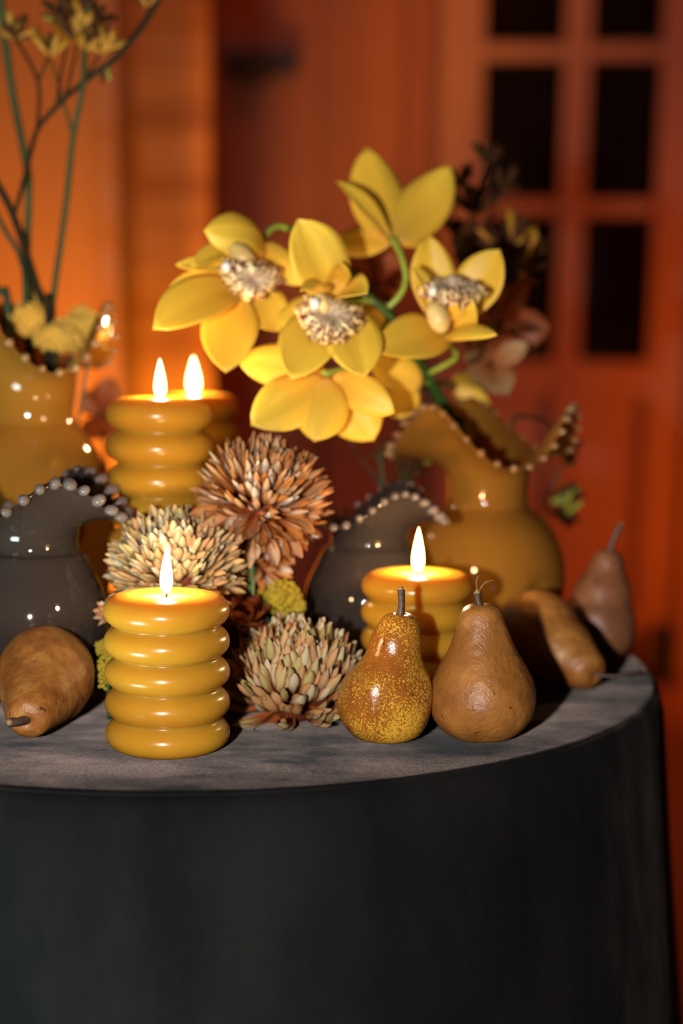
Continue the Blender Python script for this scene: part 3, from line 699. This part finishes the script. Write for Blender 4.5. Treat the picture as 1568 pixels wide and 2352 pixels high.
def lip_obj(r, u, v, t, wpx, hpx, face, rollz, mat=None):
    """ruffled, three-lobed spotted lip with a hollow throat, opening towards 'face'"""
    off = r.parent.location; c = P(u, v, t) - off; R = S(wpx, t) / 2; asp = hpx / wpx
    z = V(face).normalized(); x = (rgt * math.cos(rollz) + up * math.sin(rollz)); x = (x - z * x.dot(z)).normalized(); y = z.cross(x)
    nu, nv = 72, 12; vs, uvs, fs = [], [], []
    for i in range(nu):
        a = 2 * PI * i / nu
        for j in range(nv):
            s = j / (nv - 1); lob = 1 + 0.10 * math.cos(3 * a - PI / 2)
            rr = R * s * lob * (1 + 0.05 * s * math.sin(11 * a))
            h = R * (0.75 * s - 0.62 * s ** 2 - 0.25 * s ** 4 + 0.10 * s ** 3 * math.sin(11 * a + 1) + 0.06 * s ** 3 * math.sin(19 * a)) + R * 0.16 * math.exp(-((rr * math.cos(a) / R) / 0.18) ** 2) * (1 - s) * s * 4
            vs.append(c + x * rr * math.cos(a) + y * rr * math.sin(a) * asp + z * h); uvs.append((i / nu * 4, s))
    for i in range(nu):
        for j in range(nv - 1):
            i2 = (i + 1) % nu; fs.append((i * nv + j, i2 * nv + j, i2 * nv + j + 1, i * nv + j + 1))
    m = mesh('lip', vs, fs); ul = m.uv_layers.new(name='UVMap')
    for lp in m.loops: ul.data[lp.index].uv = uvs[lp.vertex_index]
    o = link('lip', m, M['lip'], r); o['label'] = 'spotted maroon and cream lip'
    return o
def blob_obj(r, name, mat, u, v, t, rx, ry, rz, axis=None):
    off = r.parent.location; q = MB(); q.blob((0, 0, 0), 1, 2, (S(rx, t), S(rz, t), S(ry, t))); c = P(u, v, t) - off
    if axis is not None:
        R3 = V((0, 0, 1)).rotation_difference(V(axis)).to_matrix(); q.v = [R3 @ p for p in q.v]
    q.v = [p + c for p in q.v]; return q.build(name, mat, r)
def flower(spray, stalk, mat_stalk, petals, mat, lip=None, blobs=(), rad=0.0022):
    off = spray.location; q = MB(); q.tube([P(*p) - off for p in stalk], [rad * (1 if i < len(stalk) - 1 else 1.25) for i in range(len(stalk))], 10, 5)
    f = q.build('flower', mat_stalk, spray)
    for k, s in enumerate(petals): petal_obj(f, s, mat, 'petal' if k % 2 else 'sepal')
    if lip: lip_obj(f, *lip)
    for b in blobs: blob_obj(f, *b)
    return f

def yellow_spray():
    base = V_AMB_R.location
    r = empty('orchid_spray', base, 'yellow cymbidium orchid spray with spotted lips, leaning out of the right amber vase', 'orchid')
    q = MB()
    pts = [base + V((-0.005, 0.0, 0.02)), P(1060, 1000, 1.262), P(1042, 965, 1.255), P(985, 872, 1.22), P(945, 810, 1.20), P(892, 722, 1.18), P(855, 690, 1.175), P(790, 610, 1.18), P(720, 545, 1.18), P(660, 524, 1.17), P(620, 523, 1.165)]
    q.tube([p - base for p in pts], [0.0042, 0.0042, 0.0041, 0.004, 0.0038, 0.0034, 0.003, 0.0026, 0.0022, 0.0019, 0.0018], 12, 6)
    q.build('main_stem', M['green_stem'], r)
    Y = M['orchid_yellow']; LS = M['lime_stem']; D = -fwd
    q = MB()
    # centre flower, facing the camera
    flower(r, [(855, 692, 1.175), (820, 690, 1.16), (775, 692, 1.13)], LS,
        [(772, 690, 1.125, 684, 503, 1.10, 128, 0.15, 0.05, 0.25), (778, 680, 1.125, 842, 672, 1.085, 80, 0.3, 0.1, -0.5), (770, 668, 1.13, 782, 602, 1.10, 52, 0.3, 0.0, 0.3),
         (745, 705, 1.125, 637, 735, 1.13, 105, -0.3, 0.08, 0.5), (748, 715, 1.12, 668, 868, 1.085, 122, 0.12, 0.06, 0.1), (788, 715, 1.12, 838, 864, 1.085, 118, 0.12, 0.06, -0.1),
         (760, 668, 1.118, 690, 668, 1.08, 36, 0.4, 0.12, 0.9)], Y,
        (758, 730, 1.098, 158, 122, D + up * 0.25 + rgt * 0.1, -0.15), [('column', M['column'], 742, 696, 1.094, 17, 26, 20, up * 1 + rgt * -0.4 + D * 0.3), ('anther_cap', M['cap'], 724, 696, 1.082, 12, 15, 12, up)])
    # left flower, nodding down to the left
    flower(r, [(660, 524, 1.17), (630, 522, 1.165), (600, 555, 1.155), (580, 600, 1.145)], LS,
        [(612, 580, 1.15, 470, 528, 1.105, 108, -0.4, 0.22, 0.2), (590, 580, 1.14, 440, 612, 1.10, 62, 0.4, 0.12, 0.6), (560, 615, 1.14, 404, 608, 1.12, 40, 0.3, 0.04, 0.3),
         (545, 660, 1.14, 352, 752, 1.09, 112, 0.2, 0.10, 0.2), (530, 640, 1.145, 384, 668, 1.125, 66, -0.2, 0.12, -0.3), (540, 675, 1.14, 516, 854, 1.11, 118, 0.15, 0.06, 0.0),
         (570, 655, 1.145, 640, 762, 1.13, 96, 0.2, 0.05, -0.2), (605, 560, 1.15, 692, 655, 1.135, 58, -0.5, 0.10, 0.5)], Y,
        (578, 640, 1.112, 156, 96, D * 0.8 + rgt * 0.35 - up * 0.35, -0.22), [('column', M['column'], 556, 590, 1.112, 27, 40, 26, up * .7 + rgt * -.6), ('anther_cap', M['cap'], 520, 612, 1.095, 11, 13, 11, up)])
    # right flower, facing up and right
    flower(r, [(985, 857, 1.215), (1046, 822, 1.19), (1034, 790, 1.17), (1025, 765, 1.155)], LS,
        [(1005, 735, 1.16, 985, 540, 1.155, 94, 0.2, -0.05, 0.2), (1040, 735, 1.16, 1147, 572, 1.145, 104, 0.2, -0.06, -0.3), (1005, 760, 1.155, 945, 610, 1.115, 52, 0.6, 0.08, 0.8),
         (1030, 765, 1.15, 866, 808, 1.10, 108, 0.15, 0.08, 0.25), (1015, 770, 1.15, 1140, 768, 1.095, 50, -0.4, 0.08, -0.5), (1035, 770, 1.145, 1085, 690, 1.115, 72, 0.3, 0.0, 0.0)], Y,
        (1042, 668, 1.125, 160, 100, D * 0.7 + up * 0.7 + rgt * 0.1, 0.1), [('column', M['column'], 1006, 728, 1.118, 27, 40, 22, up * 1 + rgt * -.4), ('anther_cap', M['cap'], 995, 668, 1.105, 10, 13, 10, up)])
    # top flower, seen from behind
    flower(r, [(888, 708, 1.18), (918, 678, 1.178), (932, 638, 1.18), (922, 590, 1.185), (902, 548, 1.195)], LS,
        [(902, 552, 1.20, 838, 338, 1.225, 116, -0.25, -0.06, 0.1), (905, 552, 1.20, 1036, 378, 1.22, 110, -0.25, -0.06, -0.1), (898, 555, 1.195, 773, 415, 1.17, 52, 0.5, 0.05, 0.7),
         (898, 556, 1.20, 770, 548, 1.24, 78, -0.2, 0.04, 0.2), (908, 552, 1.205, 995, 512, 1.235, 74, -0.4, 0.05, -0.2)], Y)
    # lower flower, hanging, seen from behind
    flower(r, [(892, 730, 1.18), (850, 810, 1.16), (795, 845, 1.13), (742, 860, 1.115)], LS,
        [(745, 855, 1.12, 545, 825, 1.135, 92, -0.2, 0.05, 0.1), (750, 868, 1.11, 577, 978, 1.09, 116, -0.2, 0.06, 0.15), (752, 865, 1.108, 724, 1014, 1.095, 112, -0.3, 0.05, 0.0),
         (765, 862, 1.115, 905, 948, 1.10, 78, -0.2, 0.08, 0.2), (765, 868, 1.125, 858, 1012, 1.13, 120, -0.15, 0.05, 0.0)], Y)
    # bud-like flower at the back right of the stem
    flower(r, [(985, 880, 1.22), (945, 855, 1.215), (905, 842, 1.21)], LS,
        [(968, 885, 1.20, 852, 822, 1.19, 84, -0.2, 0.05, 0.0), (950, 880, 1.205, 900, 960, 1.20, 70, -0.2, 0.05, 0.2), (905, 780, 1.20, 838, 688, 1.185, 66, 0.2, 0.05, 0.1)], Y)
    petal_spare = (1040, 890, 1.30, 1124, 932, 1.30, 50, -0.3, 0.05, 0.1)
    flower(r, [(1000, 885, 1.235), (1020, 880, 1.26), (1042, 890, 1.295)], M['green_stem'], [petal_spare, (1042, 890, 1.30, 1090, 870, 1.33, 50, -0.3, 0.05, 0.1)], Y)
yellow_spray()

def rust_spray(base, label, flowers, stems, mats=('orchid_rust',)):
    r = empty('orchid_spray', base, label, 'orchid', 'dark orchids behind')
    for st in stems:
        q = MB(); q.tube([(P(*p) if isinstance(p, tuple) else p) - base for p in st], 0.0028, 8, 5); q.build('main_stem', M['dark_stem'], r)
    for k, (stalk, petals) in enumerate(flowers): flower(r, stalk, M['dark_stem'], petals, M[mats[k % len(mats)]])
    return r
bR = V_AMB_R.location + V((0.01, 0.012, 0.02))
rust_spray(bR, 'dark red-brown orchid spray behind the yellow orchids, in the right amber vase',
    [([(1110, 800, 1.36), (1130, 770, 1.36), (1140, 740, 1.355)], [(1140, 745, 1.36, 1218, 632, 1.35, 44, .2, .05, .2), (1150, 760, 1.355, 1262, 752, 1.34, 84, -.3, .12, .1), (1140, 740, 1.36, 1120, 620, 1.37, 70, .2, .05, 0), (1135, 750, 1.36, 1060, 700, 1.37, 60, .2, .05, 0), (1140, 760, 1.35, 1165, 830, 1.33, 70, .2, .05, 0)]),
     ([(1090, 870, 1.35), (1110, 850, 1.345), (1125, 840, 1.34)], [(1130, 835, 1.335, 1212, 790, 1.32, 46, .2, .05, 0), (1125, 840, 1.335, 1075, 905, 1.32, 62, .2, .05, 0), (1130, 845, 1.335, 1165, 905, 1.32, 66, .2, .05, 0), (1120, 835, 1.34, 1070, 800, 1.33, 60, .2, .05, .1)]),
     ([(890, 760, 1.30), (870, 690, 1.29), (852, 650, 1.285)], [(855, 655, 1.29, 770, 575, 1.28, 84, -.2, .06, 0), (850, 655, 1.29, 775, 668, 1.27, 80, .2, .06, 0), (855, 650, 1.29, 905, 580, 1.29, 84, .2, .06, 0), (860, 660, 1.285, 900, 720, 1.27, 84, .2, .06, 0), (850, 660, 1.285, 835, 740, 1.26, 70, .2, .06, 0)])],
    [[bR, P(1090, 985, 1.30), P(1085, 890, 1.345), P(1110, 800, 1.36)], [bR + V((-.004, 0, .02)), P(1030, 985, 1.30), P(950, 860, 1.31), P(890, 760, 1.30)]], ('orchid_rust', 'orchid_pale', 'orchid_rust'))
bL = V_AMB_L.location + V((0.012, 0.012, 0.05))
bq = G(236, 1.44)
rust_spray(bq, 'dark red orchid between the left amber vase and the tall candle',
    [([(245, 1080, 1.43), (240, 1000, 1.42), (232, 950, 1.41)], [(235, 950, 1.41, 255, 865, 1.40, 60, .2, .05, 0), (235, 950, 1.41, 190, 900, 1.40, 56, .2, .05, 0), (235, 955, 1.41, 270, 1000, 1.39, 60, .2, .05, 0), (232, 955, 1.41, 205, 1010, 1.39, 60, -.2, .05, 0), (238, 945, 1.41, 290, 930, 1.40, 40, .2, .05, 0)])],
    [[bq, P(240, 1300, 1.44), P(245, 1080, 1.43)]])

# ------------------------------------------------------------------ branching sprigs
def make_sprig(base, label, stems, buds, mat_stem, bud_mats, grp='branching sprigs'):
    r = empty('branching_sprig', base, label, 'flower stem', grp)
    for pts, r0, r1 in stems:
        q = MB(); pp = [(P(*p) if isinstance(p, tuple) else p) - base for p in pts]; n = len(pp)
        q.tube(pp, [r0 + (r1 - r0) * i / (n - 1) for i in range(n)], 8, 5); q.build('stem', mat_stem, r)
    for (u, v, t, n, ln, spread, ang, mk) in buds:
        c = P(u, v, t) - base
        for i in range(n):
            a = ang + spread * ((i + 0.5) / n - 0.5) * 2 + random.uniform(-.15, .15)
            d = rgt * math.sin(a) + up * math.cos(a) + fwd * random.uniform(-.5, .5); d.normalize(); L = S(ln, t) * random.uniform(.7, 1.1)
            c0 = c + d * S(4, t) + (rgt * random.uniform(-6, 6) + up * random.uniform(-6, 6)) * (t / F)
            q = MB(); w_ = L * 0.13; q.tube([c0, c0 + d * L * .35, c0 + d * L * .75 + rgt * L * .04, c0 + d * L], [w_ * .5, w_ * 1.0, w_ * 1.15, w_ * .35], 7, 3)
            q.build('bud', M[bud_mats[mk][i % len(bud_mats[mk])]], r)
    return r
bm_ = {0: ['bud_ochre', 'bud_ochre', 'bud_dark'], 1: ['bud_dark', 'bud_ochre', 'bud_dark'], 2: ['bud_green', 'bud_dark'], 3: ['bud_dark']}
b1 = V_AMB_L.location + V((0.01, 0, 0.03))
T1 = 1.26
make_sprig(b1, 'straight green stem branching to ochre buds, rightmost in the left amber vase',
    [([b1, P(120, 760, 1.25), P(122, 690, 1.25), P(150, 480, 1.25), P(168, 315, 1.25), P(190, 200, 1.25), P(195, 100, 1.25), P(205, 0, 1.25), P(215, -60, 1.25)], 0.0028, 0.0022),
     ([P(168, 312, 1.25), P(150, 250, 1.255), P(138, 205, 1.255), P(118, 140, 1.26)], 0.0013, 0.001)],
    [(215, -60, 1.25, 10, 70, 1.0, 0, 0), (118, 135, 1.26, 6, 55, .9, 0, 0), (200, 60, 1.25, 4, 70, .7, -.4, 1), (193, 110, 1.245, 5, 50, 1.0, .4, 0)], M['olive_stem'], bm_)
b2 = V_AMB_L.location + V((0.0, -0.005, 0.03))
make_sprig(b2, 'brown forking stem that carries most of the ochre buds, left amber vase',
    [([b2, P(112, 740, 1.24), P(95, 690, 1.24), P(60, 580, 1.24), P(20, 470, 1.24), P(-40, 370, 1.24)], 0.0034, 0.003),
     ([P(35, 488, 1.24), P(60, 395, 1.245), P(85, 300, 1.25), P(130, 245, 1.25), P(190, 190, 1.25), P(250, 145, 1.25), P(300, 95, 1.25), P(345, 30, 1.25), P(375, -30, 1.25)], 0.0018, 0.0028),
     ([P(85, 298, 1.25), P(88, 190, 1.25), P(40, 95, 1.25)], 0.0015, 0.0013), ([P(88, 185, 1.25), P(112, 130, 1.25)], 0.0012, 0.001),
     ([P(150, 225, 1.25), P(165, 160, 1.25), P(180, 90, 1.255)], 0.0013, 0.001), ([P(185, 193, 1.25), P(215, 150, 1.25), P(235, 115, 1.25)], 0.0014, 0.001),
     ([P(130, 245, 1.25), P(140, 170, 1.25), P(155, 100, 1.255)], 0.0014, 0.001)],
    [(40, 92, 1.25, 14, 52, 1.1, 0, 1), (30, 70, 1.25, 8, 40, 1.0, 0, 0), (112, 125, 1.25, 10, 52, .8, 0, 0), (175, 90, 1.255, 12, 84, .9, -.1, 0), (240, 120, 1.25, 14, 50, 1.1, 0, 0), (225, 95, 1.25, 8, 44, 1.2, 0, 1), (155, 60, 1.255, 14, 74, 1.0, .1, 1), (375, -30, 1.25, 9, 60, 1.0, .3, 0), (-40, 370, 1.24, 8, 60, 1.0, -.4, 0), (240, 140, 1.25, 2, 48, .3, PI, 2),
     (135, 50, 1.25, 4, 40, 1.2, -.6, 2), (345, 20, 1.25, 5, 40, .9, -.2, 1), (215, 60, 1.255, 5, 55, 1.0, .4, 3), (175, 40, 1.255, 7, 60, 1.2, 0, 1)], M['sprig_stem'], bm_)
b3 = V_AMB_L.location + V((-0.006, 0.004, 0.03))
make_sprig(b3, 'dark green stem rising steeply to the top left corner, left amber vase',
    [([b3, P(68, 740, 1.265), P(62, 600, 1.265), P(66, 450, 1.265), P(62, 385, 1.265), P(30, 220, 1.265), P(10, 80, 1.265), P(-2, -40, 1.265)], 0.003, 0.0032)],
    [(8, 75, 1.265, 4, 44, .8, .3, 0), (-2, -40, 1.265, 10, 70, 1.0, 0, 0)], M['olive_stem'], bm_)
b4 = V_AMB_L.location + V((-0.014, -0.004, 0.03))
make_sprig(b4, 'thin dark stems bending out over the left edge of the left amber vase',
    [([b4, P(20, 730, 1.245), P(-5, 670, 1.245), P(-50, 600, 1.245)], 0.0032, 0.003), ([b4 + V((0.01, 0, 0)), P(60, 720, 1.25), P(48, 595, 1.25), P(15, 535, 1.25), P(-30, 450, 1.25)], 0.0026, 0.0018)], [(-50, 600, 1.245, 8, 60, 1.0, -.5, 0), (-30, 450, 1.25, 8, 60, 1.0, -.4, 1)], M['dark_stem'], bm_)
b5 = V_AMB_R.location + V((0.012, 0.004, 0.03))
make_sprig(b5, 'dark branching sprig with thin buds rising behind the yellow orchids, right amber vase',
    [([b5, P(1090, 985, 1.31), P(1075, 800, 1.37), P(1062, 640, 1.39), P(1085, 480, 1.40), P(1120, 370, 1.40)], 0.002, 0.0012),
     ([P(1062, 640, 1.39), P(1040, 540, 1.385), P(1052, 420, 1.385)], 0.0014, 0.001), ([P(1066, 620, 1.39), P(1110, 520, 1.39), P(1160, 430, 1.39)], 0.0014, 0.001), ([P(1075, 760, 1.37), P(1120, 650, 1.36), P(1180, 590, 1.35)], 0.0014, 0.001)],
    [(1118, 380, 1.40, 5, 48, .8, 0, 3), (1052, 430, 1.385, 6, 55, .9, 0, 3), (1158, 440, 1.39, 6, 50, .9, .2, 3), (1085, 490, 1.40, 6, 70, 1, 0, 3), (1045, 540, 1.385, 5, 60, 1, 0, 3),
     (1180, 560, 1.35, 5, 80, .8, .2, 1), (1140, 560, 1.35, 4, 50, .9, -.6, 1), (1215, 590, 1.35, 4, 60, .7, .4, 1), (1110, 640, 1.36, 6, 80, 1, 0, 3), (1190, 620, 1.35, 5, 60, 1.2, 1.2, 1), (1080, 600, 1.385, 6, 90, 1, 0, 3)], M['sprig_stem'], bm_)
b6 = V_AMB_R.location + V((0.025, 0.01, 0.03))
make_sprig(b6, 'short leafy sprig hanging out on the right side of the right amber vase',
    [([b6, P(1170, 1000, 1.30), P(1225, 960, 1.33), P(1280, 990, 1.36), P(1300, 1040, 1.37), P(1270, 1110, 1.38), P(1255, 1160, 1.38), P(1310, 1210, 1.37)], 0.0018, 0.001)],
    [(1290, 1030, 1.37, 5, 45, 1, 1.9, 2), (1265, 1150, 1.38, 5, 70, .7, 1.2, 2), (1270, 1170, 1.38, 5, 60, .7, 1.9, 3), (1300, 1180, 1.37, 4, 50, .6, .6, 2)], M['dark_stem'], bm_)
b7 = G(880, 1.31)
make_sprig(b7, 'dark leafy sprig seen between the smoked vase and the right amber vase',
    [([b7, P(880, 1200, 1.31), P(878, 1090, 1.31), P(870, 1040, 1.31)], 0.0022, 0.0016), ([P(880, 1180, 1.31), P(930, 1090, 1.32), P(955, 1060, 1.32)], 0.0014, 0.001), ([P(879, 1120, 1.31), P(835, 1060, 1.31), P(800, 1010, 1.31)], 0.0012, 0.0008)],
    [(950, 1080, 1.32, 6, 60, 1.2, 0, 3), (930, 1110, 1.32, 5, 60, 1.2, 0, 3), (965, 1070, 1.32, 3, 30, 1, .5, 2), (875, 1060, 1.31, 4, 50, .9, 0, 3)], M['dark_stem'], bm_)
